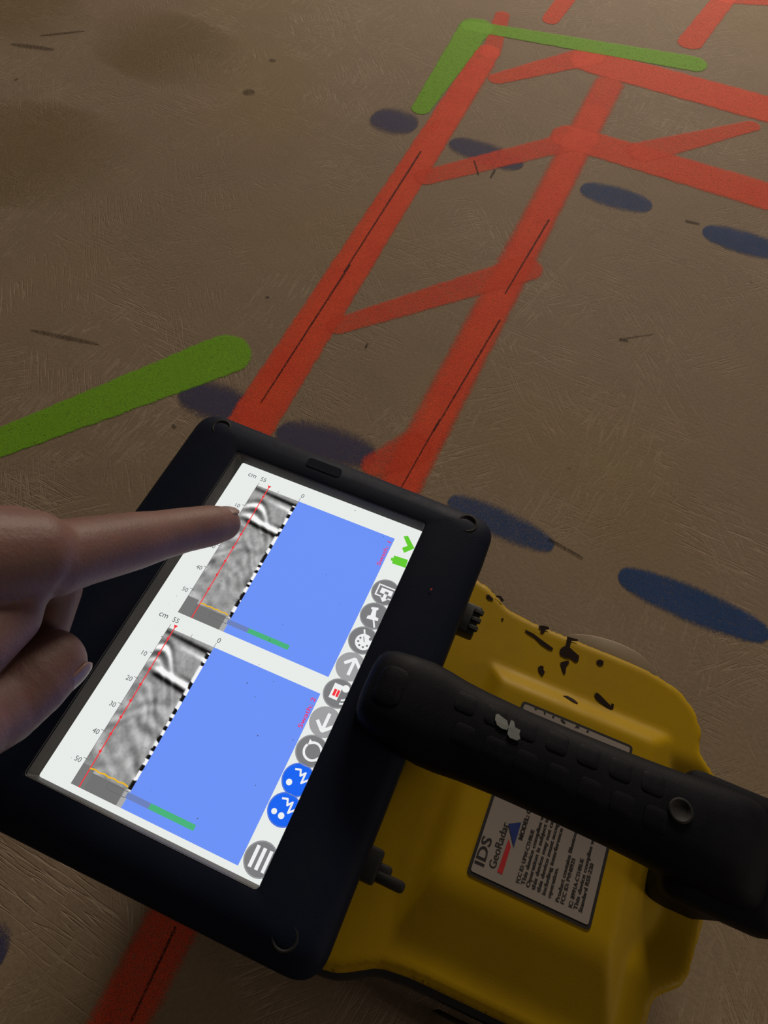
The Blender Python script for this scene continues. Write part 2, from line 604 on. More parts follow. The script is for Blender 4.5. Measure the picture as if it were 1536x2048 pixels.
pts = [p.copy() for p in outline]
nb = len(pts)
for ring_d in (0.5, 1.2, 2.2):      # inner loops that carry the rounded edge
    pass
gx = -28.0
while gx < 212:
    gy = -91.0
    while gy < 92:
        p = Vector((gx + (0.5 if int(gy) % 2 else 0), gy))
        if inside(p): pts.append(p)
        gy += 2.0 if gx > 60 else 6.0
    gx += 2.0 if gx > 60 else 6.0
dist = [0.0] * nb + [edge_dist(p) for p in pts[nb:]]
keep = [i for i in range(len(pts)) if i < nb or dist[i] > 0.9]
pts2 = [pts[i] for i in keep]
dist2 = [dist[i] for i in keep]
ctr = Vector((80, 0))
for rd in (0.4, 1.1):               # two loops just inside the edge
    for i in range(nb):
        a, b = outline[i - 1], outline[(i + 1) % nb]
        t = (b - a).normalized()
        q = outline[i] + Vector((-t.y, t.x)) * rd
        if not inside(q): q = outline[i] - Vector((-t.y, t.x)) * rd
        pts2.append(q)
        dist2.append(rd)
cv, ce, cf, ov, oe, of = delaunay_2d_cdt(pts2, [(i, (i + 1) % nb) for i in range(nb)], [], 1, 1e-4)
bv = []
bidx = {}
for i, p in enumerate(cv):
    src = ov[i][0] if ov[i] else 0
    bv.append((p.x / 1000, p.y / 1000, body_z(p.x, p.y, dist2[src]) / 1000))
    for s_ in ov[i]:
        if s_ < nb: bidx[s_] = i
bfaces = [tuple(f) for f in cf]
n0 = len(bv)
for i in range(nb):
    bv.append((outline[i].x / 1000, outline[i].y / 1000, 0.058))
for i in range(nb):
    j = (i + 1) % nb
    bfaces.append((bidx[i], n0 + i, n0 + j, bidx[j]))
bfaces.append(tuple(range(n0, n0 + nb)))
bm = bmesh.new()
me_ = bpy.data.meshes.new('t')
me_.from_pydata(bv, [], bfaces)
bm.from_mesh(me_)
body = bm_obj('body_shell', bm, M['yellow'])
autosmooth(body, 40)
part(body)
body['label'] = 'yellow plastic body shell with raised plate, black stains along its far side'


def offset_outline(d):
    out = []
    for i in range(nb):
        a, b = outline[i - 1], outline[(i + 1) % nb]
        t = (b - a).normalized()
        n = Vector((t.y, -t.x))
        q = outline[i] + n * d
        if inside(q) == (d > 0): q = outline[i] - n * d
        out.append(q)
    return out


rings = []
for d, z in ((-4, .018), (2.6, .021), (3.4, .026), (3.4, .050), (2.6, .0555), (-2, .0578)):
    rings.append([(p.x / 1000, p.y / 1000, z) for p in offset_outline(d)])
V, F = loft(rings)
ch = part(mesh_obj('chassis', V, F, M['black']))
autosmooth(ch, 35)
ch['label'] = 'black rim under the yellow shell'

# wheels: lathed tyre and hub
def lathe(profile, n=40):
    rings = []
    for k in range(n):
        a = 2 * math.pi * k / n
        rings.append([(r * math.cos(a), y, r * math.sin(a)) for r, y in profile])
    V, F = [], []
    m = len(profile)
    for r in rings: V += r
    for k in range(n):
        for j in range(m - 1):
            F.append((k * m + j, ((k + 1) % n) * m + j, ((k + 1) % n) * m + j + 1, k * m + j + 1))
    return V, F


def shift(V, c):
    return [(v[0] + c[0], v[1] + c[1], v[2] + c[2]) for v in V]


for x in (0.152, 0.015):
    for s in (1, -1):
        y0 = s * 0.0918
        V, F = lathe([(.020, -.0055), (.0275, -.0056), (.0297, -.004), (.030, -.002), (.030, .002), (.0297, .004), (.0275, .0056), (.020, .0055)])
        wh = part(autosmooth(mesh_obj('wheel', shift(V, (x, y0, .030)), F, M['tyre']), 40))
        V, F = lathe([(.0001, -.0042), (.018, -.0042), (.0205, -.005), (.0205, .005), (.018, .0042), (.0001, .0042)])
        hb = mesh_obj('hub', shift(V, (x, y0, .030)), F, M['hub'])
        part(autosmooth(hb, 40), wh)

# ---- black marker stains and label on the shell
def patch(name, px, z, mat, parent, lift=0.0003):
    P = [at(x, y, z) for x, y in px]
    c = sum(P, Vector()) / len(P)
    V = [(p.x, p.y, body_z(p.x * 1000, p.y * 1000, 99) / 1000 + lift) for p in P]
    return part(mesh_obj(name, V, [tuple(range(len(V)))], mat), parent)


def z1(x0, y0, s, pts):
    return [(x0 + x / s, y0 + y / s) for x, y in pts]


stains = [[(236, 180), (250, 178), (272, 200), (270, 210), (248, 203), (238, 193)],
          [(283, 183), (310, 185), (326, 205), (322, 216), (312, 213), (302, 195), (285, 190)],
          [(312, 302), (322, 298), (326, 306), (318, 314)],
          [(432, 362), (442, 360), (478, 378), (520, 410), (578, 452), (576, 464), (556, 460), (520, 436), (484, 400), (448, 378)],
          [(505, 338), (528, 336), (556, 344), (560, 356), (540, 360), (528, 378), (512, 372), (518, 356), (504, 350)],
          [(650, 392), (668, 398), (706, 408), (704, 418), (672, 416), (664, 448), (684, 468), (712, 492), (708, 518), (694, 526), (668, 506),
           (640, 502), (614, 488), (612, 462), (626, 448), (642, 440), (648, 414)],
          [(614, 528), (640, 518), (658, 516), (660, 530), (646, 546), (640, 586), (630, 584), (622, 556)],
          [(500, 552), (516, 542), (530, 548), (528, 562), (536, 576), (522, 598), (512, 586), (504, 572)],
          [(800, 518), (818, 510), (836, 518), (836, 536), (818, 544), (802, 532)],
          [(620, 704), (648, 702), (680, 722), (696, 744), (690, 752), (668, 742), (644, 722)],
          [(788, 690), (802, 680), (822, 696), (850, 726), (872, 748), (876, 736), (888, 740), (886, 764), (870, 768), (850, 758), (820, 734), (796, 712)]]
for s_ in stains:
    patch('marker_stain', z1(880, 1120, 2.56, s_), 0.0795, M['marker'], body)

ZL = PLAT / 1000
lab_in = [at(938, 1737, ZL), at(1173, 1850, ZL), at(1264, 1506, ZL), at(1058, 1406, ZL)]
lx0, lx1, ly0, ly1 = 0.1138, 0.1625, -0.0375, 0.0362
border = round_poly([(lx0 - .0012, ly0 - .0016), (lx1 + .0012, ly0 - .0016), (lx1 + .0012, ly1 + .0012), (lx0 - .0012, ly1 + .0012)], .002, 4)
V, F = loft([[(p.x, p.y, ZL - .0006) for p in border], [(p.x, p.y, ZL + .0003) for p in border]])
plate = part(mesh_obj('label_plate', V, F, M['ink']))
plate['label'] = 'white rating label with a black border and small print'
inner = round_poly([(lx0, ly0), (lx1, ly0), (lx1, ly1), (lx0, ly1)], .001, 3)
V, F = loft([[(p.x, p.y, ZL + .0001) for p in inner], [(p.x, p.y, ZL + .0005) for p in inner]])
part(mesh_obj('label_film', V, F, M['label']), plate)


def text_mesh(body_, size, bold=0.0, spacing=1.0):
    cu = bpy.data.curves.new('t', 'FONT')
    cu.body = body_
    cu.size = size
    cu.offset = bold
    cu.space_character = spacing
    cu.resolution_u = 3
    o = bpy.data.objects.new('t', cu)
    scn.collection.objects.link(o)
    dg = bpy.context.evaluated_depsgraph_get()
    me = bpy.data.meshes.new_from_object(o.evaluated_get(dg))
    bpy.data.objects.remove(o)
    bpy.data.curves.remove(cu)
    return me


def text(name, s, x, y, z, size, mat, parent, rot=0.0, width=None, center=False, bold=0.0, maxy=None):
    """flat lettering; width stretches the line to a length in metres"""
    me = text_mesh(s, size, bold)
    xs = [v.co.x for v in me.vertices]
    ys = [v.co.y for v in me.vertices]
    k = width / (max(xs) - min(xs)) if width else 1.0
    ox = (min(xs) + max(xs)) / 2 if center else min(xs)
    oy = (min(ys) + max(ys)) / 2 if center else 0
    c, sn = math.cos(rot), math.sin(rot)
    for v in me.vertices:
        px_, py_ = (v.co.x - ox) * k, v.co.y - oy
        v.co = Vector((x + px_ * c - py_ * sn, y + px_ * sn + py_ * c, z))
    o = link(name, me, mat)
    return part(o, parent)


UP = math.pi / 2


def ltext(s, px, size, width=None, bold=0.0):
    p = at(*px, ZL)
    return text('label_text', s, p.x, p.y, ZL + .0006, size, M['ink'], plate, UP, width, bold=bold)


ltext('IDS', (967, 1734), .0058, .0112, .00008)
ltext('GeoRadar', (990, 1739), .0042, .0185, .00003)
ltext('MODEL: CTHRUE', (1044, 1681), .0024, .022, .0001)
LINES = [((1038, 1767), 'FCC ID: UFW-CTHRUE'), ((1048, 1771), 'This device complies with Part 15 of the FCC Rules.'),
         ((1058, 1776), 'Operation is subject to the following two conditions:'), ((1068.5, 1781), 'this device may not cause harmful interference, and'),
         ((1079, 1786), 'this device must accept any interference received,'), ((1089.5, 1791), 'including interference that may cause undesired'),
         ((1100.5, 1797), 'operation.'), ((1117, 1805), 'Product contains Bluetooth Module'), ((1127, 1809), 'FCC ID: PVH0925'),
         ((1143, 1816), 'IC: 8991A-CTHRUE'), ((1153, 1821), 'This device complies with the Canadian'), ((1163, 1826), 'Standard RSS-220')]
for p, s in LINES:
    ltext(s, p, .0021, len(s) * .00118 if len(s) < 36 else len(s) * .00125, .00006)


def flat(name, P, z, mat, parent):
    return part(mesh_obj(name, [(p.x, p.y, z) for p in P], [tuple(range(len(P)))], mat), parent)


flat('logo_bar', [at(x, y, ZL) for x, y in ((994, 1744), (1004, 1749), (1021, 1694), (1017, 1678))], ZL + .0006, M['logo_red'], plate)
flat('logo_triangle', [at(x, y, ZL) for x, y in ((1016, 1648), (1027, 1695), (1042, 1645))], ZL + .0007, M['logo_blue'], plate)
for s_ in [[(600, 185), (620, 172), (645, 180), (650, 192), (636, 190), (624, 186), (612, 198)], [(668, 200), (680, 205), (684, 225), (674, 232)],
           [(730, 238), (748, 240), (745, 256), (732, 252)], [(790, 262), (812, 268), (830, 290), (820, 298), (800, 282)],
           [(895, 325), (910, 308), (928, 316), (930, 330), (912, 326)], [(980, 348), (996, 342), (1000, 356), (986, 362)]]:
    flat('pen_mark', [at(x, y, ZL) for x, y in z1(904, 1367, 3.657, s_)], ZL + .0006, M['ink'], plate)

# ---- tablet: case, bezel ring, display
SZ = 0.130
bm = bmesh.new()
box_bm(bm, (-.068, -.088, .100), (.067, .087, .1292), .006, 3)
part(autosmooth(bm_obj('tablet_case', bm, M['case']), 40))
bm = bmesh.new()
box_bm(bm, (-.022, -.052, .074), (.058, .052, .1015), .005, 3)
part(autosmooth(bm_obj('tablet_mount', bm, M['black']), 40))
oc = [(-.0765, -.097), (.0748, -.0962), (.0742, .0942), (-.0768, .0972)]


def inset(c, d):
    sx = (1, -1, -1, 1)
    sy = (1, 1, -1, -1)
    return [(c[i][0] + sx[i] * d, c[i][1] + sy[i] * d) for i in range(4)]


def ring_o(d, z, r):
    return [(p.x, p.y, z) for p in round_poly(inset(oc, d), r, 8)]


def ring_i(xl, xr, yb, yt, z, r):
    return [(p.x, p.y, z) for p in round_poly([(xl, yb), (xr, yb), (xr, yt), (xl, yt)], r, 8)]


rings = [ring_o(.006, .1010, .008), ring_o(.0015, .1035, .010), ring_o(0, .108, .011), ring_o(0, .1275, .011), ring_o(.0006, .1296, .011),
         ring_o(.002, .1312, .0105), ring_o(.006, .1335, .009),
         ring_i(-.0560, .0530, -.0850, .0855, .1345, .003),
         ring_i(-.0500, .0462, -.0790, .0796, .1345, .002), ring_i(-.0485, .0452, -.0776, .0782, .1341, .0016),
         ring_i(-.0463, .0460, -.0764, .0767, .1303, .0012), ring_i(-.060, .060, -.08, .08, .1302, .002), ring_o(.006, .1290, .008),
         ring_o(.006, .1010, .008)]
V, F = loft(rings, cap=False)
bez = part(autosmooth(mesh_obj('bezel', V, F, M['bezel']), 50))
bez['label'] = 'thick matt black bezel'
V, F = loft([ring_i(-.0489, .04515, -.0779, .0785, .13435, .0018), ring_i(-.0483, .0450, -.0774, .0780, .1338, .0016), ring_i(-.0464, .0449, -.0765, .0768, .1309, .0012), ring_i(-.0455, .0449, -.0761, .0764, .13008, .0010)], cap=False)
gk = part(autosmooth(mesh_obj('screen_gasket', V, F, M['gasket']), 50), bez)
gk['label'] = 'thin grey seal around the display'
for px, z in (((935, 1047), .1335), ((570, 1875), .1335), ((443, 855), .1335)):
    p = at(*px, z)
    V, F = lathe([(.0001, -.0003), (.0030, -.0003), (.0036, .0002), (.0042, .0004), (.0046, .0001)], 24)
    V = [(v[0] + p.x, v[2] + p.y, v[1] + .1336) for v in V]
    part(mesh_obj('screw_hole', V, F, M['hole'], smooth=True), bez)
a0 = at(648, 935, .1345)
V, F = loft([[(p.x, p.y, z) for p in round_poly([(a0.x - .0085, a0.y - .0024), (a0.x + .0085, a0.y - .0024), (a0.x + .0085, a0.y + .0024), (a0.x - .0085, a0.y + .0024)], .0018, 4)] for z in (.1342, .1347)])
part(mesh_obj('sensor_window', V, F, M['bezel']), bez)
p = at(862, 1180, .1346)
flat('red_speck', [p + Vector((.0004, 0, 0)), p + Vector((.0002, .0011, 0)), p + Vector((-.0004, .0005, 0)), p + Vector((-.0003, -.0004, 0))], .13475, M['logo_red'], bez)

V, F = loft([[(x, y, z) for x, y in ((-.0462, -.0763), (.0485, -.0763), (.0485, .0766), (-.0462, .0766))] for z in (.1293, SZ)])
screen = part(mesh_obj('display', V, F, M['white_px']))
screen['label'] = 'lit display showing two grey scan strips beside bright blue panels'
mm = .001


def rect(name, x0, y0, x1, y1, lay, mat):
    z = SZ + lay * 0.00006
    return part(mesh_obj(name, [(x0 * mm, y0 * mm, z), (x1 * mm, y0 * mm, z), (x1 * mm, y1 * mm, z), (x0 * mm, y1 * mm, z)], [(0, 1, 2, 3)], mat), screen)


def polys(name, shapes, lay, mat):
    """several flat polygons (mm) in one mesh: the drawing of one icon"""
    V, F = [], []
    for k, s in enumerate(shapes):
        F.append(tuple(range(len(V), len(V) + len(s))))
        V += [(x * mm, y * mm, SZ + (lay + .25 * k / max(1, len(shapes))) * 0.00006) for x, y in s]
    return part(mesh_obj(name, V, F, mat), screen)


def disc(cx, cy, r, n=32):
    return [(cx + r * math.cos(2 * math.pi * k / n), cy + r * math.sin(2 * math.pi * k / n)) for k in range(n)]


def seg(x0, y0, x1, y1, w):
    d = Vector((x1 - x0, y1 - y0)).normalized() * w / 2
    return [(x0 + d.y, y0 - d.x), (x1 + d.y, y1 - d.x), (x1 - d.y, y1 + d.x), (x0 - d.y, y0 + d.x)]


def pline(pts, w):
    out = []
    for a, b in zip(pts[:-1], pts[1:]):
        out.append(seg(*a, *b, w))
        out.append(disc(*b, w / 2, 10))
    return out


def arc(cx, cy, r, a0, a1, w, n=10):
    return pline([(cx + r * math.cos(math.radians(a0 + (a1 - a0) * k / n)), cy + r * math.sin(math.radians(a0 + (a1 - a0) * k / n))) for k in range(n + 1)], w)


def vnoise(x, y, seed):
    def h(i, j):
        v = math.sin(i * 127.1 + j * 311.7 + seed * 74.7) * 43758.5453
        return v - math.floor(v)
    i, j = math.floor(x), math.floor(y)
    u, v = x - i, y - j
    u, v = u * u * (3 - 2 * u), v * v * (3 - 2 * v)
    return (h(i, j) * (1 - u) + h(i + 1, j) * u) * (1 - v) + (h(i, j + 1) * (1 - u) + h(i + 1, j + 1) * u) * v - 0.5


def ricker(d, s):
    q = (d / s) ** 2
    return (1 - q) * math.exp(-q / 2)


def radargram(x0, x1, yt, yb, seed, hx, hd, fd, soft):
    """grey scan strip: arrivals as wavelets; x right, d depth below the top (mm)"""
    nx, ny = 64, 230
    V, C = [], []
    H = yt - yb
    for j in range(ny + 1):
        d = H * j / ny
        for i in range(nx + 1):
            x = x0 + (x1 - x0) * i / nx
            u = i / nx
            g = 0.60 + 0.10 * vnoise(x * .5, d * .35, seed) + 0.07 * vnoise(x * 1.4, d * 1.1, seed + 3)
            # direct wave at the top: dark then bright to the right
            g -= 0.62 * math.exp(-((d - 1.7 - 1.2 * u) / 1.0) ** 2) * (0.55 + .45 * u)
            g += 0.40 * math.exp(-((d - 4.6 - 1.6 * u) / 1.0) ** 2) * (u ** 1.3)
            # hyperbola of a bar
            dh = math.sqrt(hd * hd + 2.2 * (x - hx) ** 2 * (1.3 if x > hx else .8)) 
            amp = math.exp(-abs(x - hx) / 5.5)
            g += 0.72 * ricker(d - dh, 1.45) * amp
            g += 0.30 * ricker(d - dh - 5.6, 1.2) * amp
            # slab bottom: bright band dipping to the right, dark beneath
            db = fd + 2.6 * u
            ab = 0.25 + .75 * sstep(.12, .3, u)
            g += 0.62 * math.exp(-((d - db) / 1.15) ** 2) * ab
            g -= 0.55 * math.exp(-((d - db - 2.4) / 1.1) ** 2) * ab
            g -= 0.30 * math.exp(-((d - db + 2.3) / .9) ** 2) * sstep(.55, 1, u)
            # late ringing: faint nested hyperbolas
            for k, (ax, ad, am) in enumerate(((-31, fd + 5, .07), (-20, fd + 12, .07), (-28, fd + 22, .06))):
                dd = math.sqrt(ad * ad + 4 * (x - ax) ** 2)
                g += am * math.sin((d - dd) * 1.0 + 5 * vnoise(x * .2, d * .15, seed + k)) * math.exp(-((d - dd - 3) / 6) ** 2)
            if d > fd + 6:
                g += 0.20 * math.sin(d * .62 - .22 * (x + 20) + 5 * vnoise(x * .16, d * .12, seed + 9)) * vnoise(x * .22, d * .10, seed + 5) * 1.6
            # column of saturated samples at the last trace
            if u > .92 + .06 * vnoise(0, d * .7, seed + 2) and d > 3:
                g = (0.96 if math.sin(d * 1.15 + 7.0 * vnoise(u * 3, d * .21, seed)) > 0.0 else 0.03) * sstep(.91, .95, u) + g * (1 - sstep(.91, .95, u))
            if d > H - (H * .095):
                g = 0.44 if u < .9 else .66
            if u < .25 and d > H * .88: g = 0.46
            g = max(0.03, min(.97, g))
            V.append((x * mm, (yt - d) * mm, SZ + .00006))
            l = ((g + .055) / 1.055) ** 2.4 if g > .04 else g / 12.92
            C.append((l, l * 1.005, l * .995, 1))
    F = [(j * (nx + 1) + i, (j + 1) * (nx + 1) + i, (j + 1) * (nx + 1) + i + 1, j * (nx + 1) + i + 1) for j in range(ny) for i in range(nx)]
    o = part(mesh_obj('scan_strip', V, F, M['scan_px']), screen)
    ca = o.data.color_attributes.new('col', 'FLOAT_COLOR', 'POINT')
    ca.data.foreach_set('color', [c for q in C for c in q])
    return o


def half_screen(y_top, y_bot, n, hx, hd, fd, rx):
    radargram(-33.4, -12.3, y_top, y_bot, n * 3.7, hx, hd, fd, 1)
    rect('blue_panel', -12.4, y_bot, 34.8, y_top, 1, M['blue_px'])
    yb = y_bot + 4.6
    rect('slate_bar', -13.0, yb - 1.1, -3.3, yb + 1.0, 2, M['slate_px'])
    polys('bar_outline', [seg(-21, yb + 1, -13, yb + 1, .25), seg(-21, yb - 1.1, -13, yb - 1.1, .25), seg(-21, yb - 1.1, -21, yb + 1, .25)], 2, M['line_px'])
    rect('green_bar', -3.4, yb - 1.1, 15.0, yb + 1.0, 2, M['green_px'])
    polys('red_cursor', [seg(rx, y_top + 1.6, rx + 1.0, y_bot, .42), [(rx - .9, y_top + 2.0), (rx + .9, y_top + 2.0), (rx, y_top + .4)]] +
          [disc(rx + .9 * (k / 9), y_top - (y_top - y_bot) * (k + .6) / 9.6, .55, 10) for k in range(8)], 3, M['red_px'])
    yy = y_bot + 7.2
    polys('yellow_trace', pline([(rx + .8 + k * (-14.2 - rx - .8) / 8, yy + (.28 if k % 2 else -.1)) for k in range(9)], .55), 3, M['yel_px'])
    text('axis_text', 'cm', -39.9 * mm, (y_top + 2.9) * mm, SZ + .0001, 3.5 * mm, M['text_px'], screen)
    text('axis_text', '55', -33.6 * mm, (y_top + 2.9) * mm, SZ + .0001, 3.0 * mm, M['text_px'], screen)
    text('axis_text', '0', -12.6 * mm, (y_top + 2.3) * mm, SZ + .0001, 3.0 * mm, M['text_px'], screen)
    ticks = [seg(-33.2, y_top, -33.2, y_top + 1.6, .2), seg(-23, y_top, -23, y_top + 1.2, .2), seg(-12.4, y_top, -12.4, y_top + 2, .2)]
    for k in range(1, 6):
        y = y_top - 13.1 - (k - 1) * (11.3 if n == 1 else 11.1)
        text('axis_text', str(k * 10), -37.3 * mm, (y - 1.0) * mm, SZ + .0001, 2.7 * mm, M['text_px'], screen)
        ticks.append(seg(-34.6, y + 1.2, -32.6, y + 1.2, .2))
    ticks.append(seg(-33.4, y_top, -33.4, y_bot, .15))
    polys('axis_ticks', ticks, 2, M['line_px'])
    text('swath_text', 'Swath: %d' % n, 34.1 * mm, (y_top - 15.0) * mm, SZ + .00022, 2.6 * mm, M['pink_px'], screen, UP, 12.6 * mm, bold=.00003)


half_screen(68.0, -0.5, 1, -27.5, 9.5, 15.5, -28.0)
half_screen(-7.8, -73.6, 2, -30.2, 8.0, 15.8, -31.0)

BX = 41.1
btn = [(42.4, 'btn_px'), (30.7, 'btn_px'), (19.0, 'btn_px'), (6.9, 'btn2_px'), (-4.9, 'btn_px'), (-17.0, 'btn2_px'), (-28.8, 'btn_px'),
       (-40.0, 'btnb_px'), (-51.2, 'btnb_px'), (-68.8, 'btn_px')]
for i, (y, k) in enumerate(btn):
    polys('button_disc', [disc(BX, y, 6.05, 40)], 1, M[k])
    polys('button_rim', [seg(*a, *b, .22) for a, b in zip(disc(BX, y, 5.75, 40), disc(BX, y, 5.75, 40)[1:] + disc(BX, y, 5.75, 40)[:1])], 2, M['btn2_px' if k != 'btnb_px' else 'slate_px'])


def icon(i, shapes, mat='icon_px', lay=3, name='button_icon'):
    y0 = btn[i][0]
    return polys(name, [[(BX + x, y0 + y) for x, y in s] for s in shapes], lay, M[mat])


def outl(x0, y0, x1, y1, w):
    return [seg(x0 - w / 2, y0, x1 + w / 2, y0, w), seg(x1, y0, x1, y1, w), seg(x1 + w / 2, y1, x0 - w / 2, y1, w), seg(x0, y1, x0, y0, w)]


icon(0, [seg(-3.6, -2.4, -3.6, 2.6, .6), seg(-3.9, 2.6, 4.2, 2.6, .6), seg(4.0, 2.6, 4.0, -2.4, .6), seg(-3.9, -2.4, -1.0, -2.4, .6), seg(2.0, -2.4, 4.2, -2.4, .6),
         [(-2.2, -1.0), (-.2, -1.0), (-.2, .4), (1.4, .4), (1.4, -1.0), (3.0, -1.0), (3.0, 1.5), (-2.2, 1.5)], [(-.2, -.8), (1.2, -.8), (1.2, -2.8), (2.2, -2.8), (.5, -4.6), (-1.2, -2.8), (-.2, -2.8)]])
icon(1, [[(-2.6, 3.2), (.2, 4.0), (.4, 3.0), (-.2, 2.6), (.6, -.2), (2.0, -.4), (2.2, -1.6), (-2.6, -2.4), (-2.6, -1.0), (-1.6, -.4), (-1.8, 2.2), (-2.6, 2.4)], seg(.4, -1.8, 2.0, -4.8, .7)])
icon(2, [disc(.5, -.6, 3.5, 28), seg(-1.4, 4.6, .6, .6, .7)])
icon(2, [disc(.5 + 2.2 * math.cos(a), -.6 + 2.2 * math.sin(a), .48, 10) for a in (2.6, 3.4, 4.2, 5.0, 5.8)] + [seg(-.4, 1.6, .8, -.6, .35), disc(2.6, 1.6, .7, 10)], 'btn_px', 5)
icon(3, [seg(.4, -3.6, .4, 2.6, 1.3), seg(.4, 3.6, -3.0, .4, 1.3), seg(.4, 3.6, 3.8, .4, 1.3), disc(.4, 3.4, .7, 10)])
icon(4, [[(-2.9, -2.8), (.6, -2.8), (.6, 3.4), (-2.9, 3.4)], disc(2.0, 2.8, 1.5, 18)] + arc(1.2, 1.0, 3.2, -75, -10, .7) + arc(1.2, 1.0, 4.6, -80, -15, .7))
icon(4, [[(-2.0, -1.6), (-.9, -1.6), (-.9, 1.2), (-2.0, 1.2)], [(-.6, -1.6), (.4, -1.6), (.4, 1.2), (-.6, 1.2)]], 'red_px', 5)
icon(5, [seg(.4, 3.6, .4, -2.6, 1.3), seg(.4, -3.6, -3.0, -.4, 1.3), seg(.4, -3.6, 3.8, -.4, 1.3), disc(.4, -3.4, .7, 10)])
icon(6, arc(.5, 0, 3.3, 20, 120, .9) + arc(.5, 0, 3.3, 150, 320, .9) + [[(-2.4, 3.8), (-2.2, 1.6), (-.2, 2.8)], [(4.4, -2.8), (2.2, -2.6), (3.6, -.6)]])
wave = [(-2.6, 3.0), (-.6, 3.6), (.2, 1.6), (1.6, 3.2), (1.6, -.6), (3.4, 1.2), (4.2, .4)]
icon(7, pline(wave, .7) + [disc(-2.6, -2.0, 1.15, 18)])
icon(8, pline([(x + .2, y + .2) for x, y in wave], .7) + [disc(-3.0, -1.8, 1.05, 18), disc(.0, -2.2, 1.15, 18), [(2.6, 5.4), (4.0, 7.2), (4.6, 4.8)]])
icon(9, [seg(-2.6, -3.6, -2.6, 3.8, 1.3), seg(-.1, -3.6, -.1, 3.8, 1.3), seg(2.4, -3.6, 2.4, 3.8, 1.2)])


def pxpoly(name, px, lay, mat):
    return polys(name, [[(p.x * 1000, p.y * 1000) for p in (at(x, y, SZ) for x, y in px)]], lay, M[mat])


pxpoly('check_icon', [(807, 1073), (816, 1072), (829, 1097), (808, 1106), (804, 1096), (815, 1092)][::-1], 2, 'lime_px')
pxpoly('battery_icon', [(788, 1111), (816, 1120), (811, 1136), (784, 1127), (785, 1122), (781, 1121), (783, 1115), (787, 1116)][::-1], 2, 'lime_px')
for k in range(26):      # dust and specks on the glass
    x, y = random.uniform(-44, 44), random.uniform(-75, 75)
    polys('dust_speck', [disc(x, y, random.uniform(.10, .26), 7)], 6, M['text_px'])

# ---- handle: loft along x, rounded cross-section
def sup(cy, cz, hw, hh, x, n=28, e=2.8):
    out = []
    for k in range(n):
        a = 2 * math.pi * k / n
        c, s = math.cos(a), math.sin(a)
        out.append((x, cy + hw * math.copysign(abs(c) ** (2 / e), c), cz + hh * math.copysign(abs(s) ** (2 / e), s)))
    return out


st_ = [(.0502, .0015, .1378, .0080, .0036), (.0510, .0012, .1384, .0115, .0050), (.0530, .0008, .1390, .0142, .0062), (.0570, .0004, .1394, .0160, .0074),
       (.0640, .0000, .1392, .0174, .0084), (.0720, -.0002, .1378, .0184, .0096), (.0790, -.0002, .1350, .0184, .0112), (.0860, -.0002, .1332, .0178, .0120),
       (.0950, 0, .1326, .0170, .0122), (.1100, 0, .1322, .0164, .0122), (.1300, 0, .1320, .0164, .0122), (.1500, 0, .1318, .0168, .0122),
       (.1640, 0, .1316, .0174, .0123), (.1750, 0, .1314, .0182, .0124), (.1880, 0, .1312, .0190, .0124), (.1950, 0, .1304, .0192, .0122), (.2000, 0, .1285, .0188, .0114),
       (.2050, 0, .1250, .0182, .0096), (.2085, 0, .1210, .0172, .0070)]
V, F = loft([sup(cy, cz, hw, hh, x) for x, cy, cz, hw, hh in st_])
handle = part(autosmooth(mesh_obj('handle', V, F, M['rubber']), 60))
handle['label'] = 'dusty black rubber handle across the top, with two pale paint chips'


def handle_top(x, y):
    for a, b in zip(st_[:-1], st_[1:]):
        if a[0] <= x <= b[0]:
            t = (x - a[0]) / (b[0] - a[0])
            cy, cz, hw, hh = [a[i] * (1 - t) + b[i] * t for i in range(1, 5)]
            c = min(.999, abs((y - cy) / hw)) ** 2.8
            return cz + hh * (1 - c) ** (1 / 2.8)
    return .15


def pad(name, cx, cy, lx, ly, h, mat, parent, r=.002):
    P = round_poly([(cx - lx / 2, cy - ly / 2), (cx + lx / 2, cy - ly / 2), (cx + lx / 2, cy + ly / 2), (cx - lx / 2, cy + ly / 2)], r, 4)
    rings = []
    for k, dz in ((1.0, -.0006), (1.0, h * .5), (.86, h), (.4, h * 1.02)):
        rings.append([(cx + (p.x - cx) * k, cy + (p.y - cy) * k, handle_top(cx + (p.x - cx) * k, cy + (p.y - cy) * k) + dz) for p in P])
    V, F = loft(rings)
    return part(autosmooth(mesh_obj(name, V, F, mat), 60), parent)


for k in range(7):
    for y in (.0068, -.0048):
        pad('grip_pad', .088 + k * .0118 + (.003 if y < 0 else 0), y, .0078, .0078, .00028, M['rubber'], handle)
pad('thumb_pad', .0600, .0010, .0105, .0150, .0005, M['rubber'], handle, .004)


def chip(px):
    P = [at(x, y, .1445) for x, y in px]
    V = [(p.x, p.y, handle_top(p.x, p.y) + .0006) for p in P]
    part(mesh_obj('paint_chip', V, [tuple(range(len(V)))], M['scuff']), handle)


chip(z1(680, 1280, 3.657, [(1138, 546), (1156, 540), (1180, 560), (1222, 590), (1232, 640), (1218, 662), (1180, 650), (1146, 624), (1132, 584)]))
chip(z1(680, 1280, 3.657, [(1250, 585), (1272, 595), (1280, 640), (1318, 660), (1310, 690), (1318, 724), (1292, 738), (1240, 718), (1222, 690), (1232, 640)]))
p = at(1360, 1622, .1435)
V, F = lathe([(.0001, -.0004), (.0026, -.0003), (.0034, .0003), (.0040, .0005), (.0044, 0)], 20)
part(mesh_obj('screw_hole', [(v[0] + p.x, v[2] + p.y, v[1] + handle_top(p.x, p.y) + .0004) for v in V], F, M['hole'], smooth=True), handle)

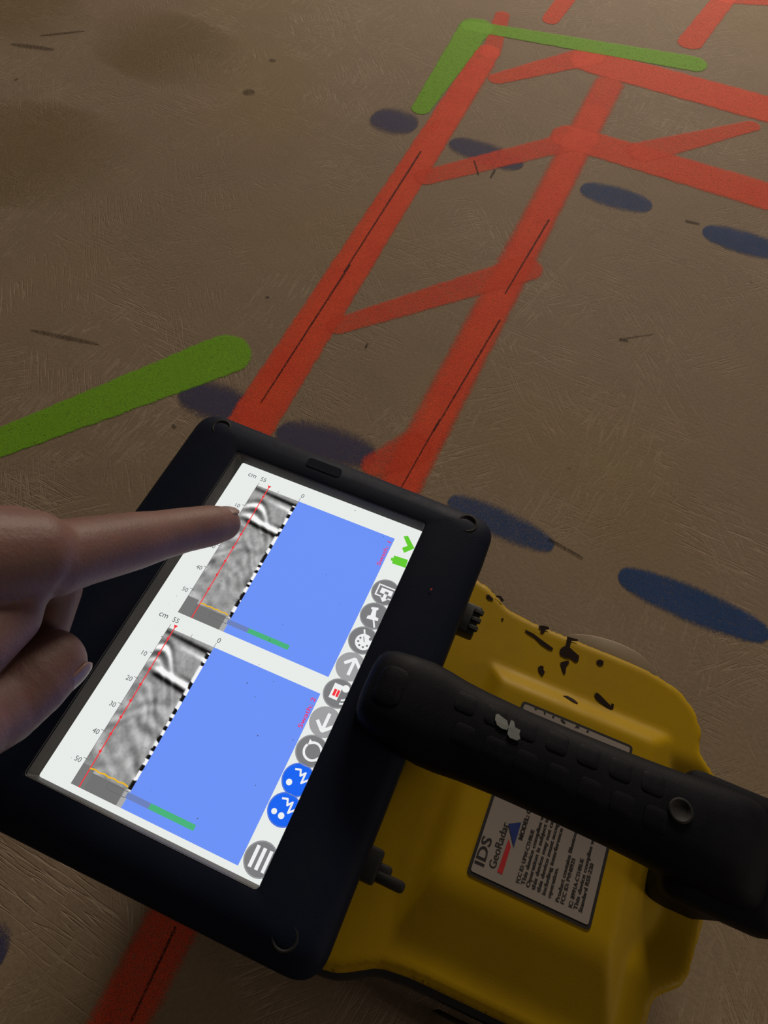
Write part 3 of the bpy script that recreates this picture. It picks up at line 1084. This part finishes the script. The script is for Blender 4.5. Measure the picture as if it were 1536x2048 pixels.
# rear post that carries the handle
def post_ring(x0, x1, hw, z, r):
    return [(p.x, p.y, z) for p in round_poly([(x0, -hw), (x1, -hw), (x1, hw), (x0, hw)], r, 5)]


V, F = loft([post_ring(.184, .2095, .016, .068, .005), post_ring(.181, .211, .0175, .095, .006), post_ring(.1775, .2125, .0205, .114, .006),
             post_ring(.1738, .2135, .0230, .122, .006), post_ring(.1735, .2135, .0234, .1280, .006), post_ring(.1745, .2125, .0226, .1312, .005), post_ring(.179, .208, .018, .1335, .004)])
post = part(autosmooth(mesh_obj('handle_post', V, F, M['rubber']), 40))
# latches beside the tablet
bm = bmesh.new()
box_bm(bm, (.0640, .0505, .0960), (.0815, .0655, .1040), .0012)
for k in range(3):
    box_bm(bm, (.0780, .0525 + k * .0042, .1030), (.0826, .0550 + k * .0042, .1052), .0005, 1)
part(autosmooth(bm_obj('latch_knob', bm, M['black']), 40))
bm = bmesh.new()
box_bm(bm, (.0640, -.0590, .0955), (.0800, -.0460, .1035), .0015)
box_bm(bm, (.0780, -.0572, .0965), (.0915, -.0528, .1015), .0016)
box_bm(bm, (.0780, -.0560, .0955), (.0850, -.0500, .1010), .0014)
part(autosmooth(bm_obj('latch_lever', bm, M['black']), 40))

# ------------------------------------------------------------------ the hand
def mat_skin():
    m, nt, b = new_mat('skin')
    co = obj_coords(nt)
    n1 = maprange(nt, noise(nt, co, 45.0, 4), 0.3, 0.7)
    c = mix_col(nt, n1, (0.150, 0.082, 0.072), (0.120, 0.062, 0.054))
    n2 = maprange(nt, noise(nt, co, 160.0, 3), 0.45, 0.7, 0, .35)
    c = mix_col(nt, n2, c, (0.17, 0.072, 0.058))
    nt.links.new(c, b.inputs['Base Color'])
    b.inputs['Roughness'].default_value = 0.55
    b.inputs['Specular IOR Level'].default_value = 0.30
    b.inputs['Subsurface Weight'].default_value = 0.25
    b.inputs['Subsurface Radius'].default_value = (0.004, 0.0015, 0.0008)
    b.inputs['Subsurface Scale'].default_value = 1.0
    vor = N(nt, 'ShaderNodeTexVoronoi')
    vor.inputs['Scale'].default_value = 900.0
    nt.links.new(co, vor.inputs['Vector'])
    fine = noise(nt, mapping(nt, co, rot=.4, scale=(240, 900, 500)), 1.0, 3)
    h = math_n(nt, 'ADD', math_n(nt, 'MULTIPLY', vor.outputs['Distance'], .5), fine)
    bump(nt, h, 0.35, 0.0003, b)
    return m


M['skin'] = mat_skin()
M['nail'] = mat_plastic('nail', (0.18, 0.105, 0.092), 0.42, None, 0, 0.05, 300, .5)
M['sleeve'] = mat_plastic('dark_grey_fabric', (0.03, 0.03, 0.035), 0.9, (0.05, 0.05, 0.05), .3, .5, 2500)
HB = bmesh.new()


def ball(c, r, sc=None):
    b2 = bmesh.new()
    bmesh.ops.create_icosphere(b2, subdivisions=3, radius=r)
    if sc is not None:
        for v in b2.verts: v.co = sc @ v.co
    for v in b2.verts: v.co += c
    me = bpy.data.meshes.new('t')
    b2.to_mesh(me)
    b2.free()
    HB.from_mesh(me)
    bpy.data.meshes.remove(me)


def limb(pts):
    """chain of (point, radius): overlapping balls along each bone, tapered"""
    for (a, ra), (b, rb) in zip(pts[:-1], pts[1:]):
        n = max(3, int((b - a).length / (min(ra, rb) * .22)))
        for k in range(n + 1):
            t = k / n
            ball(a.lerp(b, t), ra + (rb - ra) * t)


mcp = at(58, 1108, .200)
pip = at(262, 1083, .170)
dip = at(368, 1060, .1525)
tip = at(447, 1047, .1385)
midp = pip.lerp(mcp, .5) + Vector((0, -.0014, .0005))
limb([(mcp, .0140), (pip.lerp(mcp, .75) + Vector((0, -.0036, 0)), .0130), (midp + Vector((0, -.0010, 0)), .0121), (pip, .0111), (pip.lerp(dip, .5), .0098), (dip, .0092), (dip.lerp(tip, .6), .0088), (tip, .0074)])
# back of the hand, palm and wrist (leave the frame on the left)
wrist = at(-420, 1200, .232)
limb([(mcp, .0145), (at(-80, 1120, .212), .0170), (at(-240, 1150, .222), .0185), (wrist, .0230)])
m2 = at(20, 1085, .188)
m3 = at(-30, 1100, .172)
m4 = at(-85, 1125, .160)
for q, r in ((m2, .0130), (m3, .0120), (m4, .0110)):
    limb([(q, r), (q.lerp(wrist, .5), .017), (wrist, .0220)])
# first web and thenar mass
limb([(at(28, 1190, .194), .0100), (at(14, 1232, .193), .0104), (at(-80, 1285, .201), .0145), (at(-190, 1300, .208), .0190), (wrist, .0230)])
limb([(mcp, .0130), (at(28, 1190, .194), .0100)])
# middle, ring and little finger, curled into the palm
p2, d2_, t2 = at(112, 1178, .164), at(88, 1262, .160), at(-20, 1290, .166)
limb([(m2, .0120), (p2, .0092), (d2_, .0084), (t2, .0075)])
p3, d3_, t3 = at(62, 1195, .1520), at(20, 1270, .1520), at(-60, 1285, .160)
limb([(m3, .0110), (p3, .0088), (d3_, .0082), (t3, .0072)])
p4, d4_, t4 = at(-20, 1205, .1475), at(-60, 1260, .1480), at(-110, 1275, .158)
limb([(m4, .0100), (p4, .0080), (d4_, .0072), (t4, .0065)])
# thumb
tt_, ti, tm = at(102, 1326, .168), at(-2, 1410, .176), at(-150, 1500, .198)
limb([(wrist, .0210), (at(-280, 1400, .214), .0170), (tm, .0145), (tm.lerp(ti, .6), .0130), (ti, .0136), (ti.lerp(tt_, .55), .0132), (tt_, .0117)])
fore = wrist + Vector((-.17, -.085, .075))
limb([(wrist, .0240), (wrist.lerp(fore, .4), .0290), (fore, .0360)])
me_ = bpy.data.meshes.new('hand')
HB.to_mesh(me_)
HB.free()
tmp = bpy.data.objects.new('tmp_hand', me_)
scn.collection.objects.link(tmp)
md = tmp.modifiers.new('r', 'REMESH')
md.mode = 'VOXEL'
md.voxel_size = 0.0009
md2 = tmp.modifiers.new('s', 'SMOOTH')
md2.factor = 0.5
md2.iterations = 6
dg = bpy.context.evaluated_depsgraph_get()
hm = bpy.data.meshes.new_from_object(tmp.evaluated_get(dg))
bpy.data.objects.remove(tmp)
hand = link('person', hm, M['skin'], None, True)
tag(hand, 'bare left hand reaching in from the left edge, index finger touching the lit display', 'person')


def nail(c, axis, dorsal, r, ln, wd, lift=.0004):
    axis = axis.normalized()
    dorsal = (dorsal - axis * dorsal.dot(axis)).normalized()
    sidev = axis.cross(dorsal)
    rings = []
    nu, nv = 10, 12
    V, F = [], []
    for i in range(nu + 1):
        u = -1 + 2 * i / nu
        for j in range(nv + 1):
            v = -1 + 2 * j / nv
            round_ = math.sqrt(max(0.0, 1 - max(0, abs(u) - .45) ** 2 / .55 ** 2 * .55))
            ang = v * wd * round_
            rr = r + lift - max(0, u) ** 2 * r * .10
            V.append(c + axis * (u * ln / 2) + dorsal * (rr * math.cos(ang)) + sidev * (rr * math.sin(ang)))
    for i in range(nu):
        for j in range(nv):
            k = i * (nv + 1) + j
            F.append((k, k + 1, k + nv + 2, k + nv + 1))
    o = mesh_obj('fingernail', V, F, M['nail'], hand, True)
    sm = o.modifiers.new('thick', 'SOLIDIFY')
    sm.thickness = .0006
    return o


ax = tip - dip
IR, IU, IC = ROT @ Vector((1, 0, 0)), ROT @ Vector((0, 1, 0)), ROT @ Vector((0, 0, 1))     # picture right, up, towards the viewer
nail(tip + ax.normalized() * .0005, ax, IU * .95 + IR * .3 - IC * .1, .0073, .0100, .8, .0001)
axt = tt_ - ti
nail(tt_ + axt.normalized() * .0010, axt, IR * .95 + IU * .10 - IC * 1.0, .0118, .0135, .85, .0001)
# sleeve around the forearm, out of the frame
d = (fore - wrist).normalized()
s1 = d.orthogonal().normalized()
s2 = d.cross(s1)
rings = []
for t, r in ((.60, .0345), (.60, .0385), (.75, .0405), (1.0, .043), (1.35, .047), (1.75, .051)):
    c = wrist.lerp(fore, t)
    rings.append([c + (s1 * math.cos(a) + s2 * math.sin(a)) * (r + .0012 * math.sin(5 * a + 9 * t)) for a in [2 * math.pi * k / 32 for k in range(32)]])
V, F = loft(rings)
sl = mesh_obj('sleeve', V, F[:-2] + F[-1:], M['sleeve'], hand, True)
